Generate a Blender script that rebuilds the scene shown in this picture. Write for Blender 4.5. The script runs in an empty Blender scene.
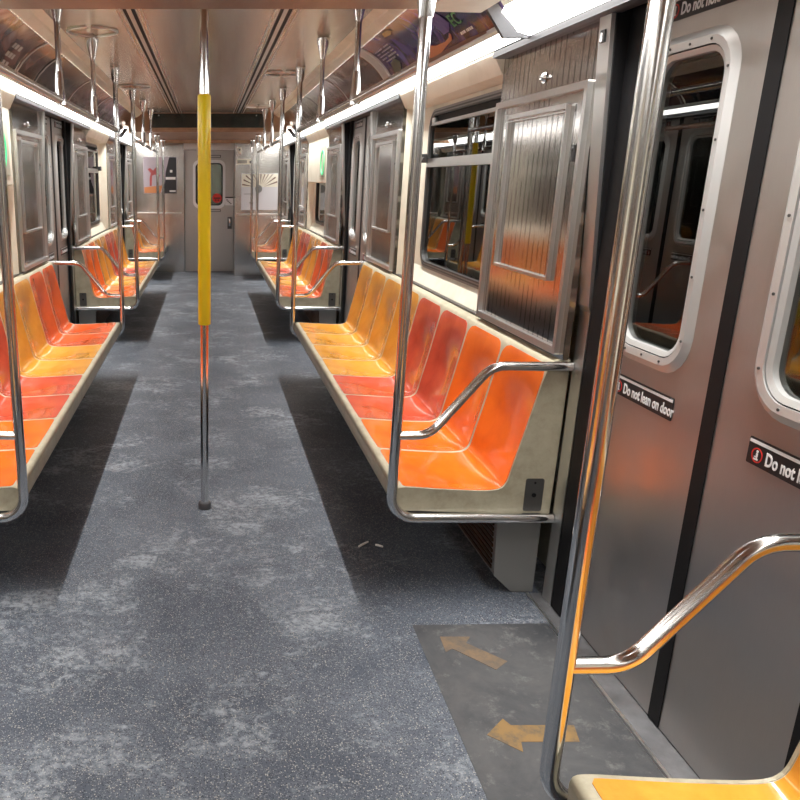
import bpy, bmesh, math, random
from mathutils import Vector, Matrix
PI = math.pi
SC = bpy.context.scene
COL = SC.collection

# ------------------------------------------------------------------ camera
cam_d = bpy.data.cameras.new('camera')
cam = bpy.data.objects.new('camera', cam_d); COL.objects.link(cam)
cam_d.sensor_width = 36.0; cam_d.sensor_fit = 'HORIZONTAL'
cam_d.lens = 36.0 * 774 / 800
cam_d.shift_x = (400 - 207.6) / 800
cam.location = (0, 0, 1.5)
cam.rotation_euler = (PI / 2 - 0.2782, 0, 0)
cam_d.clip_start = 0.02
SC.camera = cam
# ------------------------------------------------------------------ world, exposure
w = bpy.data.worlds.new('tunnel_dark'); SC.world = w; w.use_nodes = True
w.node_tree.nodes['Background'].inputs[0].default_value = (0.5, 0.55, 0.6, 1)
w.node_tree.nodes['Background'].inputs[1].default_value = 0.01
SC.view_settings.view_transform = 'Standard'; SC.view_settings.look = 'None'
SC.view_settings.gamma = 1; SC.view_settings.use_curve_mapping = False
SC.view_settings.exposure = 0.0
LENS_E = 9.0          # strength of the fluorescent lenses
LAMP_W = 25           # watts of one fluorescent run per metre-scaled area lamp
for sx in (1, -1):
    for k, (ya, yb) in enumerate(((-0.3, 3.04), (3.06, 6.6), (6.62, 10.15), (10.17, 12.45 if sx > 0 else 13.0))):
        ld = bpy.data.lights.new('fluorescent_run', 'AREA'); ld.shape = 'RECTANGLE'
        ld.size = 0.018; ld.size_y = (yb - ya); ld.energy = LAMP_W * (yb - ya) / 3.5
        ld.color = (1.0, 0.98, 0.945); ld.spread = math.radians(78)
        lo = bpy.data.objects.new('fluorescent_run', ld); COL.objects.link(lo)
        lo.location = (sx * 1.145, (ya + yb) / 2, 1.992)
        lo.rotation_euler = (0, sx * math.radians(4), 0)

# ------------------------------------------------------------------ layout (metres)
P = 4.70                       # door-to-door pitch
def NEAR(k): return 2.57 + P * k     # near end of bench k
def FAR(k): return 5.94 + P * k      # far end of bench k
def DC(k): return 1.907 + P * k      # centre of door k
YEND = 13.065
ZHI, ZLO = 2.28, 2.085
YB0, YB1 = 3.05, 10.16         # raised ceiling between these
XW = 1.21                      # inner face of the side panels

# ------------------------------------------------------------------ materials
MATS = {}
def mat(name, col, rough=0.5, metal=0.0, coat=0.0, emit=None, es=0.0, spec=None):
    m = bpy.data.materials.new(name); m.use_nodes = True
    b = m.node_tree.nodes['Principled BSDF']
    b.inputs['Base Color'].default_value = (*col, 1)
    b.inputs['Roughness'].default_value = rough
    b.inputs['Metallic'].default_value = metal
    b.inputs['Coat Weight'].default_value = coat
    b.inputs['Coat Roughness'].default_value = 0.08
    if spec is not None: b.inputs['Specular IOR Level'].default_value = spec
    if emit:
        b.inputs['Emission Color'].default_value = (*emit, 1)
        b.inputs['Emission Strength'].default_value = es
    MATS[name] = m
    return m
def nd(m, t, **kw):
    n = m.node_tree.nodes.new(t)
    for k, v in kw.items():
        if hasattr(n, k): setattr(n, k, v)
    return n
def lk(m, a, b): m.node_tree.links.new(a, b)
def bsdf(m): return m.node_tree.nodes['Principled BSDF']
def coords(m, scale=(1, 1, 1), src='Object'):
    tc = nd(m, 'ShaderNodeTexCoord'); mp = nd(m, 'ShaderNodeMapping')
    mp.inputs['Scale'].default_value = scale
    lk(m, tc.outputs[src], mp.inputs['Vector']); return mp.outputs['Vector']
def noise(m, vec, scale, detail=3, rough=0.5, dist=0.0):
    n = nd(m, 'ShaderNodeTexNoise'); n.inputs['Scale'].default_value = scale
    n.inputs['Detail'].default_value = detail; n.inputs['Roughness'].default_value = rough
    n.inputs['Distortion'].default_value = dist
    lk(m, vec, n.inputs['Vector']); return n.outputs['Fac']
def ramp(m, fac, stops):
    r = nd(m, 'ShaderNodeValToRGB'); cr = r.color_ramp
    while len(cr.elements) < len(stops): cr.elements.new(0.5)
    for e, (p, c) in zip(cr.elements, stops):
        e.position = p; e.color = (*c, 1) if len(c) == 3 else c
    lk(m, fac, r.inputs['Fac']); return r.outputs['Color']
def mixc(m, fac, a, b, mode='MIX'):
    n = nd(m, 'ShaderNodeMix'); n.data_type = 'RGBA'; n.blend_type = mode
    for s, v in ((n.inputs[0], fac), (n.inputs[6], a), (n.inputs[7], b)):
        if isinstance(v, (int, float)): s.default_value = v
        elif isinstance(v, tuple): s.default_value = (*v, 1)
        else: lk(m, v, s)
    return n.outputs[2]
def bump(m, h, strength, dist=0.01):
    n = nd(m, 'ShaderNodeBump'); n.inputs['Strength'].default_value = strength
    n.inputs['Distance'].default_value = dist
    lk(m, h, n.inputs['Height']); lk(m, n.outputs['Normal'], bsdf(m).inputs['Normal'])
def brushed(name, col, rough, scale, bstr=0.06, wear=0.12):
    m = mat(name, col, rough, 1.0)
    v = coords(m, scale)
    n = noise(m, v, 14, 4, 0.6)
    v2 = coords(m)
    n2 = noise(m, v2, 3.0, 4, 0.6)
    c = mixc(m, n, tuple(x * (1 - wear) for x in col), tuple(min(1, x * (1 + wear)) for x in col))
    lk(m, c, bsdf(m).inputs['Base Color'])
    r = ramp(m, n2, [(0.3, (rough * .75,) * 3), (0.7, (min(1, rough * 1.35),) * 3)])
    lk(m, r, bsdf(m).inputs['Roughness'])
    bump(m, n, bstr, 0.002)
    return m
CHROME = mat('chrome', (0.70, 0.70, 0.70), 0.15, 1.0)
STEEL = brushed('brushed_steel', (0.60, 0.59, 0.57), 0.2, (1, 3, 60), 0.012)
STEELV = brushed('door_steel', (0.50, 0.485, 0.47), 0.40, (60, 60, 1.2), 0.06, .08)
STEELB = mat('bright_steel', (0.74, 0.74, 0.73), 0.3, 1.0)
CHANNEL = mat('dull_steel', (0.075, 0.075, 0.08), 0.45, 0.3)
SILLM = brushed('sill_steel', (0.24, 0.24, 0.25), 0.5, (1, 1, 1), 0.05, .5)
CREAM = mat('cream_plastic', (0.60, 0.54, 0.39), 0.42)
_v = coords(CREAM); _n = noise(CREAM, _v, 5, 6, 0.65)
lk(CREAM, ramp(CREAM, _n, [(0.3, (0.68, 0.65, 0.53)), (0.55, (0.80, 0.77, 0.65))]), bsdf(CREAM).inputs['Base Color'])
BENCHC = mat('bench_cream', (0.47, 0.42, 0.31), 0.38)
_v = coords(BENCHC); _n = noise(BENCHC, _v, 9, 7, 0.7)
lk(BENCHC, ramp(BENCHC, _n, [(0.3, (0.27, 0.24, 0.165)), (0.5, (0.38, 0.345, 0.25)), (0.7, (0.45, 0.41, 0.31))]), bsdf(BENCHC).inputs['Base Color'])
def seatmat(name, a, b):
    m = mat(name, a, 0.28, 0, 0.5)
    v = coords(m); n = noise(m, v, 7, 5, 0.65, 0.4)
    lk(m, ramp(m, n, [(0.3, b), (0.65, a)]), bsdf(m).inputs['Base Color'])
    n2 = noise(m, v, 3.5, 3, 0.5)
    lk(m, ramp(m, n2, [(0.3, (0.14,) * 3), (0.7, (0.28,) * 3)]), bsdf(m).inputs['Roughness'])
    return m
SO = seatmat('seat_orange', (0.76, 0.15, 0.010), (0.64, 0.11, 0.010))
SR = seatmat('seat_red', (0.56, 0.085, 0.04), (0.42, 0.052, 0.024))
SY = seatmat('seat_yellow', (0.68, 0.325, 0.045), (0.56, 0.22, 0.022))
SV = seatmat('seat_vermilion', (0.66, 0.105, 0.02), (0.52, 0.075, 0.016))
RUBBER = mat('black_rubber', (0.006, 0.006, 0.007), 0.55, spec=0.25)
DARK = mat('dark_void', (0.006, 0.006, 0.006), 0.7)
GASKET = mat('window_gasket', (0.05, 0.05, 0.05), 0.4)
BROWNG = brushed('heater_grille', (0.10, 0.055, 0.035), 0.5, (1, 1, 1), 0.1)
YELLOW = mat('yellow_sleeve', (0.93, 0.72, 0.012), 0.32, 0, .2)
WHITE = mat('white_print', (0.8, 0.8, 0.8), 0.5)
BLACKP = mat('black_print', (0.012, 0.012, 0.013), 0.35)
REDP = mat('red_print', (0.65, 0.03, 0.02), 0.4)
PAPER = mat('paper_scrap', (0.92, 0.92, 0.90), 0.8)
SKIN = mat('poster_tan', (0.55, 0.22, 0.09), 0.5)
GREENT = mat('green_lettering', (0.09, 0.28, 0.07), 0.5)
GREENL = mat('green_led', (0.02, 0.2, 0.08), 0.5, emit=(0.06, 0.9, 0.35), es=0.9)
LENS = mat('light_lens', (0.9, 0.9, 0.88), 0.4, emit=(1.0, 0.99, 0.965), es=LENS_E)
# glass: tinted, see-through, with the usual mirror sheen
def glassmat(name, tint, ior=1.55, rough=0.0):
    m = bpy.data.materials.new(name); m.use_nodes = True
    nt = m.node_tree; nt.nodes.remove(nt.nodes['Principled BSDF'])
    out = nt.nodes['Material Output']
    tr = nd(m, 'ShaderNodeBsdfTransparent'); tr.inputs[0].default_value = (*tint, 1)
    gl = nd(m, 'ShaderNodeBsdfGlossy'); gl.inputs['Roughness'].default_value = rough
    gl.inputs[0].default_value = (0.95, 0.97, 0.95, 1)
    fr = nd(m, 'ShaderNodeFresnel'); fr.inputs[0].default_value = ior
    mx = nd(m, 'ShaderNodeMixShader')
    lk(m, fr.outputs[0], mx.inputs[0]); lk(m, tr.outputs[0], mx.inputs[1]); lk(m, gl.outputs[0], mx.inputs[2])
    lk(m, mx.outputs[0], out.inputs['Surface']); return m
GLASS = glassmat('window_glass', (0.35, 0.38, 0.37), 1.9, 0.005)
ACRYL = glassmat('sign_glass', (0.4, 0.42, 0.42), 1.5, 0.02)
# ceiling: warm brushed panels
CEIL = mat('ceiling_panels', (0.42, 0.33, 0.25), 0.27, 0.8)
_v = coords(CEIL, (9, .5, 1)); _n = noise(CEIL, _v, 1.2, 5, 0.6)
lk(CEIL, ramp(CEIL, _n, [(0.25, (0.56, 0.44, 0.33)), (0.5, (0.72, 0.65, 0.55)), (0.75, (0.84, 0.80, 0.72))]), bsdf(CEIL).inputs['Base Color'])
CEILL = mat('low_ceiling_panels', (0.36, 0.22, 0.14), 0.36, 0.7)
_v = coords(CEILL, (6, 1, 1)); _n = noise(CEILL, _v, 1.2, 4, 0.6)
lk(CEILL, ramp(CEILL, _n, [(0.3, (0.30, 0.17, 0.10)), (0.7, (0.44, 0.29, 0.19))]), bsdf(CEILL).inputs['Base Color'])
# floor: blue-grey speckled rubber with dried scuffs
FLOOR = mat('speckled_floor', (0.09, 0.1, 0.12), 0.5, spec=0.35)
v = coords(FLOOR)
nb = noise(FLOOR, v, 2.2, 6, 0.65)
base = ramp(FLOOR, nb, [(0.3, (0.038, 0.048, 0.068)), (0.6, (0.090, 0.104, 0.130))])
def speck(m, v, scale, thr, seedshift):
    mp = nd(m, 'ShaderNodeMapping'); mp.inputs['Location'].default_value = (seedshift,) * 3
    lk(m, v, mp.inputs['Vector'])
    vo = nd(m, 'ShaderNodeTexVoronoi'); vo.inputs['Scale'].default_value = scale
    lk(m, mp.outputs[0], vo.inputs['Vector'])
    sep = nd(m, 'ShaderNodeSeparateColor'); lk(m, vo.outputs['Color'], sep.inputs[0])
    g = nd(m, 'ShaderNodeMath', operation='GREATER_THAN'); lk(m, sep.outputs[0], g.inputs[0]); g.inputs[1].default_value = thr
    l = nd(m, 'ShaderNodeMath', operation='LESS_THAN'); lk(m, vo.outputs['Distance'], l.inputs[0]); l.inputs[1].default_value = 0.42
    p = nd(m, 'ShaderNodeMath', operation='MULTIPLY'); lk(m, g.outputs[0], p.inputs[0]); lk(m, l.outputs[0], p.inputs[1])
    return p.outputs[0]
s1 = speck(FLOOR, v, 270, 0.72, 0.0)
s2 = speck(FLOOR, v, 210, 0.87, 3.7)
s3 = speck(FLOOR, v, 240, 0.60, 8.1)
c = mixc(FLOOR, s3, base, (0.016, 0.020, 0.029))
c = mixc(FLOOR, s1, c, (0.20, 0.21, 0.22))
c = mixc(FLOOR, s2, c, (0.33, 0.32, 0.29))
vs = coords(FLOOR, (1, 1.25, 1))
sc = noise(FLOOR, vs, 1.9, 3, 0.5, 0.8)
sc2 = noise(FLOOR, vs, 7.0, 12, 0.72, 1.1)
sc3 = noise(FLOOR, vs, 38, 6, 0.7, 0.5)
mu = nd(FLOOR, 'ShaderNodeMath', operation='MULTIPLY'); lk(FLOOR, sc, mu.inputs[0]); lk(FLOOR, sc2, mu.inputs[1])
mu2 = nd(FLOOR, 'ShaderNodeMath', operation='MULTIPLY'); lk(FLOOR, mu.outputs[0], mu2.inputs[0]); lk(FLOOR, sc3, mu2.inputs[1])
scf = ramp(FLOOR, mu2.outputs[0], [(0.135, (0, 0, 0)), (0.215, (0.75, 0.75, 0.75))])
c = mixc(FLOOR, scf, c, (0.30, 0.325, 0.35))
lk(FLOOR, c, bsdf(FLOOR).inputs['Base Color'])
MATM = mat('door_mat_rubber', (0.10, 0.10, 0.105), 0.55)
v = coords(MATM); n = noise(MATM, v, 3.5, 8, 0.72, 0.4); n2 = noise(MATM, v, 9, 8, 0.8, 0.2)
c = ramp(MATM, n, [(0.35, (0.028, 0.030, 0.035)), (0.62, (0.068, 0.068, 0.070))])
f = ramp(MATM, n2, [(0.54, (0, 0, 0)), (0.70, (0.55, 0.55, 0.55))])
lk(MATM, mixc(MATM, f, c, (0.22, 0.22, 0.21)), bsdf(MATM).inputs['Base Color'])
ARROW = mat('worn_yellow_arrow', (0.42, 0.24, 0.06), 0.6)
v = coords(ARROW); n = noise(ARROW, v, 16, 8, 0.7)
lk(ARROW, ramp(ARROW, n, [(0.35, (0.09, 0.07, 0.045)), (0.55, (0.21, 0.12, 0.035))]), bsdf(ARROW).inputs['Base Color'])
ARROWF = mat('faded_tan_arrow', (0.3, 0.2, 0.1), 0.6)
v = coords(ARROWF); n = noise(ARROWF, v, 12, 8, 0.75)
lk(ARROWF, ramp(ARROWF, n, [(0.35, (0.07, 0.064, 0.056)), (0.6, (0.155, 0.10, 0.055))]), bsdf(ARROWF).inputs['Base Color'])
# ribbed pattern on the door pocket sheets
PAT = mat('ribbed_steel', (0.6, 0.59, 0.57), 0.14, 1.0)
v = coords(PAT)
wv = nd(PAT, 'ShaderNodeTexWave'); wv.wave_type = 'BANDS'; wv.bands_direction = 'Y'
wv.inputs['Scale'].default_value = 7.2; wv.inputs['Distortion'].default_value = 0.0
lk(PAT, v, wv.inputs['Vector'])
vz = coords(PAT, (1, 7, 15)); nz = noise(PAT, vz, 1.0, 1, 0.3)
dash = ramp(PAT, nz, [(0.40, (0.0,) * 3), (0.5, (0.8,) * 3)])
line = ramp(PAT, wv.outputs['Fac'], [(0.86, (0, 0, 0)), (0.96, (1, 1, 1))])
fm = mixc(PAT, 1.0, line, dash, 'MULTIPLY')
lk(PAT, mixc(PAT, fm, (0.60, 0.585, 0.565), (0.14, 0.135, 0.13)), bsdf(PAT).inputs['Base Color'])
bump(PAT, noise(PAT, coords(PAT, (1, 2, 1.2)), 2.0, 1, 0.4), 0.10, 0.006)
def admat(name, stops, scale, seed, mode=1):
    m = mat(name, (0.1, 0.1, 0.1), 0.12, 0, 0.1)
    tc = nd(m, 'ShaderNodeTexCoord'); mp = nd(m, 'ShaderNodeMapping')
    mp.inputs['Location'].default_value = (seed, seed * 2.3, seed * .7); mp.inputs['Scale'].default_value = scale
    lk(m, tc.outputs['Object'], mp.inputs['Vector'])
    n = noise(m, mp.outputs[0], 2.0, 2.5, 0.5, 1.2)
    lk(m, ramp(m, n, stops), bsdf(m).inputs['Base Color'])
    n2 = noise(m, coords(m), 3, 2, 0.4); bump(m, n2, 0.35, 0.02)
    return m
AD_PURPLE = admat('purple_ad_print', [(0.3, (0.045, 0.035, 0.06)), (0.5, (0.06, 0.04, 0.14)), (0.68, (0.16, 0.13, 0.34))], (1, 2.5, 1), 1.3)
AD_BROWN = admat('brown_ad_print', [(0.3, (0.03, 0.022, 0.02)), (0.5, (0.12, 0.065, 0.05)), (0.66, (0.30, 0.20, 0.17))], (2, 2.5, 2), 4.1)
AD_DARK = admat('dark_ad_print', [(0.35, (0.018, 0.016, 0.017)), (0.6, (0.06, 0.045, 0.04)), (0.8, (0.22, 0.12, 0.07))], (1.5, 1.5, 1.5), 7.7)
AD_ROSE = admat('rose_ad_print', [(0.3, (0.05, 0.035, 0.035)), (0.5, (0.17, 0.10, 0.09)), (0.7, (0.33, 0.25, 0.24))], (2, 2, 2), 12.2)
AD_PALE = mat('pale_ad_border', (0.5, 0.49, 0.47), 0.2)
POSTW = mat('white_poster', (0.62, 0.62, 0.64), 0.4)
POSTP = mat('lilac_poster', (0.42, 0.37, 0.42), 0.4)
POSTK = mat('black_poster', (0.03, 0.03, 0.035), 0.4)
CONC = mat('tunnel_concrete', (0.06, 0.06, 0.065), 0.9)
v = coords(CONC); lk(CONC, ramp(CONC, noise(CONC, v, 1.5, 6, 0.6), [(0.3, (0.02, 0.02, 0.022)), (0.7, (0.09, 0.09, 0.095))]), bsdf(CONC).inputs['Base Color'])
DISP = mat('display_black', (0.010, 0.014, 0.012), 0.15, 0, 0.4)
v = coords(DISP, (60, 1, 60)); lk(DISP, ramp(DISP, noise(DISP, v, 1.5, 2, 0.5), [(0.5, (0.006, 0.009, 0.008)), (0.75, (0.03, 0.06, 0.05))]), bsdf(DISP).inputs['Base Color'])

# ------------------------------------------------------------------ helpers
def link_mesh(name, bm, m, parent=None, loc=(0, 0, 0), rz=0, smooth=False, auto=None):
    bmesh.ops.remove_doubles(bm, verts=bm.verts, dist=1e-6)
    bmesh.ops.recalc_face_normals(bm, faces=bm.faces)
    me = bpy.data.meshes.new(name); bm.to_mesh(me); bm.free()
    if m: me.materials.append(m)
    if smooth:
        for p in me.polygons: p.use_smooth = True
        if auto: me.set_sharp_from_angle(angle=math.radians(auto))
    o = bpy.data.objects.new(name, me); COL.objects.link(o)
    o.location = loc; o.rotation_euler = (0, 0, rz)
    if parent: o.parent = parent
    return o
def thing(name, label, cat, loc=(0, 0, 0), rz=0, group=None, kind=None):
    o = bpy.data.objects.new(name, None); COL.objects.link(o)
    o.location = loc; o.rotation_euler = (0, 0, rz); o.empty_display_size = .05
    return tag(o, label, cat, group, kind)
def tag(o, label=None, cat=None, group=None, kind=None):
    if label: o['label'] = label
    if cat: o['category'] = cat
    if group: o['group'] = group
    if kind: o['kind'] = kind
    return o
def dup(root, loc, rz, label=None, name=None):
    r = root.copy(); COL.objects.link(r); r.location = loc; r.rotation_euler = (0, 0, rz)
    if label: r['label'] = label
    if name: r.name = name
    for ch in [o for o in root.children]:
        c = ch.copy(); COL.objects.link(c); c.parent = r
        for g in [o for o in ch.children]:
            d = g.copy(); COL.objects.link(d); d.parent = c
    return r
def box(bm, x0, x1, y0, y1, z0, z1):
    vs = [bm.verts.new(p) for p in ((x0, y0, z0), (x1, y0, z0), (x1, y1, z0), (x0, y1, z0), (x0, y0, z1), (x1, y0, z1), (x1, y1, z1), (x0, y1, z1))]
    for f in ((0, 1, 2, 3), (4, 5, 6, 7), (0, 1, 5, 4), (1, 2, 6, 5), (2, 3, 7, 6), (3, 0, 4, 7)):
        bm.faces.new([vs[i] for i in f])
def bevbox(bm, x0, x1, y0, y1, z0, z1, r=0.004, seg=2):
    b2 = bmesh.new(); box(b2, x0, x1, y0, y1, z0, z1)
    bmesh.ops.bevel(b2, geom=list(b2.edges), offset=r, segments=seg, affect='EDGES', profile=0.5)
    me = bpy.data.meshes.new('t'); b2.to_mesh(me); b2.free(); bm.from_mesh(me); bpy.data.meshes.remove(me)
def prism_y(bm, poly, y0, y1):          # closed (x,z) polygon swept along y
    a = [bm.verts.new((x, y0, z)) for x, z in poly]; b = [bm.verts.new((x, y1, z)) for x, z in poly]
    n = len(poly)
    bm.faces.new(a); bm.faces.new(b[::-1])
    for i in range(n): bm.faces.new((a[i], a[(i + 1) % n], b[(i + 1) % n], b[i]))
def ribbon_y(bm, pts, y0, y1, t=0.004):  # open (x,z) line swept along y with thickness outward-up
    q = []
    for i, (x, z) in enumerate(pts):
        p0 = pts[max(0, i - 1)]; p1 = pts[min(len(pts) - 1, i + 1)]
        dx, dz = p1[0] - p0[0], p1[1] - p0[1]; l = math.hypot(dx, dz)
        q.append((x - dz / l * -t, z + dx / l * t) if False else (x + abs(dz) / l * t, z + abs(dx) / l * t))
    prism_y(bm, list(pts) + q[::-1], y0, y1)
def rrect(y0, y1, z0, z1, r, n=6):
    out = []
    for cy, cz, a0 in ((y1 - r, z1 - r, 0), (y0 + r, z1 - r, 90), (y0 + r, z0 + r, 180), (y1 - r, z0 + r, 270)):
        for i in range(n + 1):
            a = math.radians(a0 + 90 * i / n); out.append((cy + r * math.cos(a), cz + r * math.sin(a)))
    return out
def ringplate(bm, outer, inner, x0, x1, axis='x', x0i=None):
    if x0i is None: x0i = x0
    def P3(x, p): return (x, p[0], p[1]) if axis == 'x' else (p[0], x, p[1])
    A = [bm.verts.new(P3(x0, p)) for p in outer]; B = [bm.verts.new(P3(x0i, p)) for p in inner]
    C = [bm.verts.new(P3(x1, p)) for p in outer]; D = [bm.verts.new(P3(x1, p)) for p in inner]
    n = len(outer)
    for i in range(n):
        j = (i + 1) % n
        bm.faces.new((A[i], A[j], B[j], B[i])); bm.faces.new((C[i], C[j], D[j], D[i]))
        bm.faces.new((A[i], A[j], C[j], C[i])); bm.faces.new((B[i], B[j], D[j], D[i]))
def plate(bm, loop, x0, x1, axis='x'):
    def P3(x, p): return (x, p[0], p[1]) if axis == 'x' else (p[0], x, p[1])
    A = [bm.verts.new(P3(x0, p)) for p in loop]; C = [bm.verts.new(P3(x1, p)) for p in loop]
    bm.faces.new(A); bm.faces.new(C[::-1]); n = len(loop)
    for i in range(n): bm.faces.new((A[i], A[(i + 1) % n], C[(i + 1) % n], C[i]))
def fillet(pts, rad, n=7):
    pts = [Vector(p) for p in pts]; out = [pts[0]]
    for i in range(1, len(pts) - 1):
        a, b, c_ = pts[i - 1], pts[i], pts[i + 1]
        u = (a - b).normalized(); w_ = (c_ - b).normalized()
        ang = u.angle(w_); r = rad if not isinstance(rad, (list, tuple)) else rad[i - 1]
        t = r / math.tan(ang / 2); p, q = b + u * t, b + w_ * t
        ctr = b + (u + w_).normalized() * (r / math.sin(ang / 2))
        a0, a1 = p - ctr, q - ctr; tot = a0.angle(a1); ax = a0.cross(a1).normalized()
        for k in range(n + 1): out.append(ctr + Matrix.Rotation(tot * k / n, 3, ax) @ a0)
    out.append(pts[-1]); return out
def tube(bm, pts, r, seg=18, cap=True):
    pts = [Vector(p) for p in pts]; rings = []
    t0 = (pts[1] - pts[0]).normalized(); up = Vector((0, 1, 0)) if abs(t0.y) < .9 else Vector((1, 0, 0))
    for i, p in enumerate(pts):
        t = ((pts[min(i + 1, len(pts) - 1)] - pts[i]).normalized() + (pts[i] - pts[max(0, i - 1)]).normalized())
        if t.length < 1e-6: t = t0
        t.normalize(); s = up.cross(t)
        if s.length < 1e-6: s = Vector((1, 0, 0))
        s.normalize(); u2 = t.cross(s).normalized()
        rr = r[i] if isinstance(r, (list, tuple)) else r
        rings.append([bm.verts.new(p + s * rr * math.cos(2 * PI * k / seg) + u2 * rr * math.sin(2 * PI * k / seg)) for k in range(seg)])
    for a, b in zip(rings, rings[1:]):
        for k in range(seg): bm.faces.new((a[k], a[(k + 1) % seg], b[(k + 1) % seg], b[k]))
    if cap: bm.faces.new(rings[0]); bm.faces.new(rings[-1][::-1])
def lathe(bm, prof, cx=0, cy=0, seg=20):  # prof: (r,z)
    tube(bm, [(cx, cy, z) for r, z in prof], [r for r, z in prof], seg)
def arc(n, a0, a1, r, cx, cy): return [(cx + r * math.cos(math.radians(a0 + (a1 - a0) * i / n)), cy + r * math.sin(math.radians(a0 + (a1 - a0) * i / n))) for i in range(n + 1)]
def text_bm(s, size, squeeze=1.0, ext=0.0004, bold=0.0):
    cu = bpy.data.curves.new('t', 'FONT'); cu.body = s; cu.size = size; cu.extrude = ext; cu.offset = bold; cu.resolution_u = 3
    o = bpy.data.objects.new('t', cu); COL.objects.link(o)
    bpy.context.view_layer.update()
    me = bpy.data.meshes.new_from_object(o.evaluated_get(bpy.context.evaluated_depsgraph_get()))
    bm = bmesh.new(); bm.from_mesh(me)
    for v_ in bm.verts: v_.co.x *= squeeze
    bpy.data.objects.remove(o); bpy.data.curves.remove(cu); bpy.data.meshes.remove(me)
    return bm
# writing that faces -X on the right-hand wall: local x runs to -Y
def wallmat(x, y, z): return Matrix(((0, 0, -1, x), (-1, 0, 0, y), (0, 1, 0, z), (0, 0, 0, 1)))
def endmat(x, y, z): return Matrix(((1, 0, 0, x), (0, 0, -1, y), (0, 1, 0, z), (0, 0, 0, 1)))
def link_raw(name, bm, m, parent=None):
    me = bpy.data.meshes.new(name); bm.to_mesh(me); bm.free(); me.materials.append(m)
    o = bpy.data.objects.new(name, me); COL.objects.link(o)
    if parent: o.parent = parent
    return o
side = {1: 'right', -1: 'left'}

# ================================================================== SETTING
bm = bmesh.new(); box(bm, -1.36, 1.36, -0.35, 13.5, -0.06, 0.0)
tag(link_mesh('floor', bm, FLOOR), kind='structure')
bm = bmesh.new()
for a, b in ((YB0, 5.4885), (5.4915, 7.9985), (8.0015, YB1)):
    box(bm, -0.79, 0.79, a, b, ZHI, ZHI + .03)
box(bm, -1.36, 1.36, YB0, YB1, ZHI + .032, ZHI + .06)
tag(link_mesh('ceiling', bm, CEIL), kind='structure')
bm = bmesh.new()
box(bm, -0.98, 0.98, -0.35, YB0, ZLO, ZLO + .25); box(bm, -1.36, -0.98, -.35, YB0, ZLO + .05, ZLO + .25); box(bm, .98, 1.36, -.35, YB0, ZLO + .05, ZLO + .25)
box(bm, -0.98, 0.98, YB1, 13.5, ZLO - .02, ZLO + .25); box(bm, -1.36, -0.98, YB1, 13.5, ZLO + .05, ZLO + .25); box(bm, .98, 1.36, YB1, 13.5, ZLO + .05, ZLO + .25)
tag(link_mesh('ceiling', bm, CEILL), kind='structure')
# outer shells beside the cove so that no light leaks, and the tunnel beyond the glass
for s in (1, -1):
    bm = bmesh.new()
    xs = sorted((s * 1.36, s * 1.40))
    # outer wall: skirt below glass, header above, solid between the glazed zones
    for k in range(-1, 3):
        n, f = NEAR(k), FAR(k)
        z0, z1 = 1.0, 1.87
        if k == -1: box(bm, *xs, -.35, 1.24, 0, 2.34); continue
        wa, wb = (n + .87, f - 1.15)
        if k == 2: box(bm, *xs, n, 13.5, 0, 2.34); continue
        box(bm, *xs, n, wa, 0, 2.34); box(bm, *xs, wb, f, 0, 2.34)
        box(bm, *xs, wa, wb, 0, z0); box(bm, *xs, wa, wb, z1, 2.34)
    for k in range(3):
        box(bm, *xs, FAR(k - 1), NEAR(k), 2.0, 2.34)
    # inner cream skin round the windows: sill slope, header and reveals
    def sp(pts): return [(s * x, z) for x, z in pts]
    for k in range(-1, 3):
        n, f = max(NEAR(k), -.35), min(FAR(k), 12.5 if s > 0 else YEND)
        wa, wb = n + .84, f - .92
        if k in (-1, 2): wa, wb = n, f
        prism_y(bm, sp([(1.248, 0.0), (1.36, 0.0), (1.36, 1.0), (1.285, 1.0), (1.25, .914), (1.248, .91)]), wa if k >= 0 else n, wb)
        prism_y(bm, sp([(1.165, 1.985), (1.205, 1.911), (1.36, 1.885), (1.36, 2.05), (1.165, 2.05)]), wa, wb)
        if k in (0, 1):
            ringplate(bm, rrect(wa, wb, .95, 1.92, .0005), rrect(n + .865, f - 1.235, 1.005, 1.870, .105), s * 1.284, s * 1.30)
            # far cream reveal, slanting back to the glass
            yb = wb
            A = [(1.215, yb), (1.36, yb), (1.36, yb - .07), (1.285, yb - .07)]
            vs0 = [bm.verts.new((s * x, y, .905)) for x, y in A]; vs1 = [bm.verts.new((s * x, y, 1.985)) for x, y in A]
            bm.faces.new(vs0); bm.faces.new(vs1[::-1])
            for i in range(4): bm.faces.new((vs0[i], vs0[(i + 1) % 4], vs1[(i + 1) % 4], vs1[i]))
            ya = wa
            A = [(1.215, ya), (1.36, ya), (1.36, ya + .07), (1.285, ya + .07)]
            vs0 = [bm.verts.new((s * x, y, .905)) for x, y in A]; vs1 = [bm.verts.new((s * x, y, 1.985)) for x, y in A]
            bm.faces.new(vs0); bm.faces.new(vs1[::-1])
            for i in range(4): bm.faces.new((vs0[i], vs0[(i + 1) % 4], vs1[(i + 1) % 4], vs1[i]))
    tag(link_mesh('wall_' + side[s], bm, CREAM), kind='structure')
    bm = bmesh.new(); box(bm, *sorted((s * 2.3, s * 2.4)), -1.5, 14.5, -1, 3.2)
    tag(link_mesh('wall_tunnel_' + side[s], bm, CONC), kind='structure')
# near wall behind the viewpoint
bm = bmesh.new(); box(bm, -1.36, 1.36, -.42, -.35, 0, 2.34)
tag(link_mesh('wall_near', bm, STEEL), kind='structure')

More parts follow.
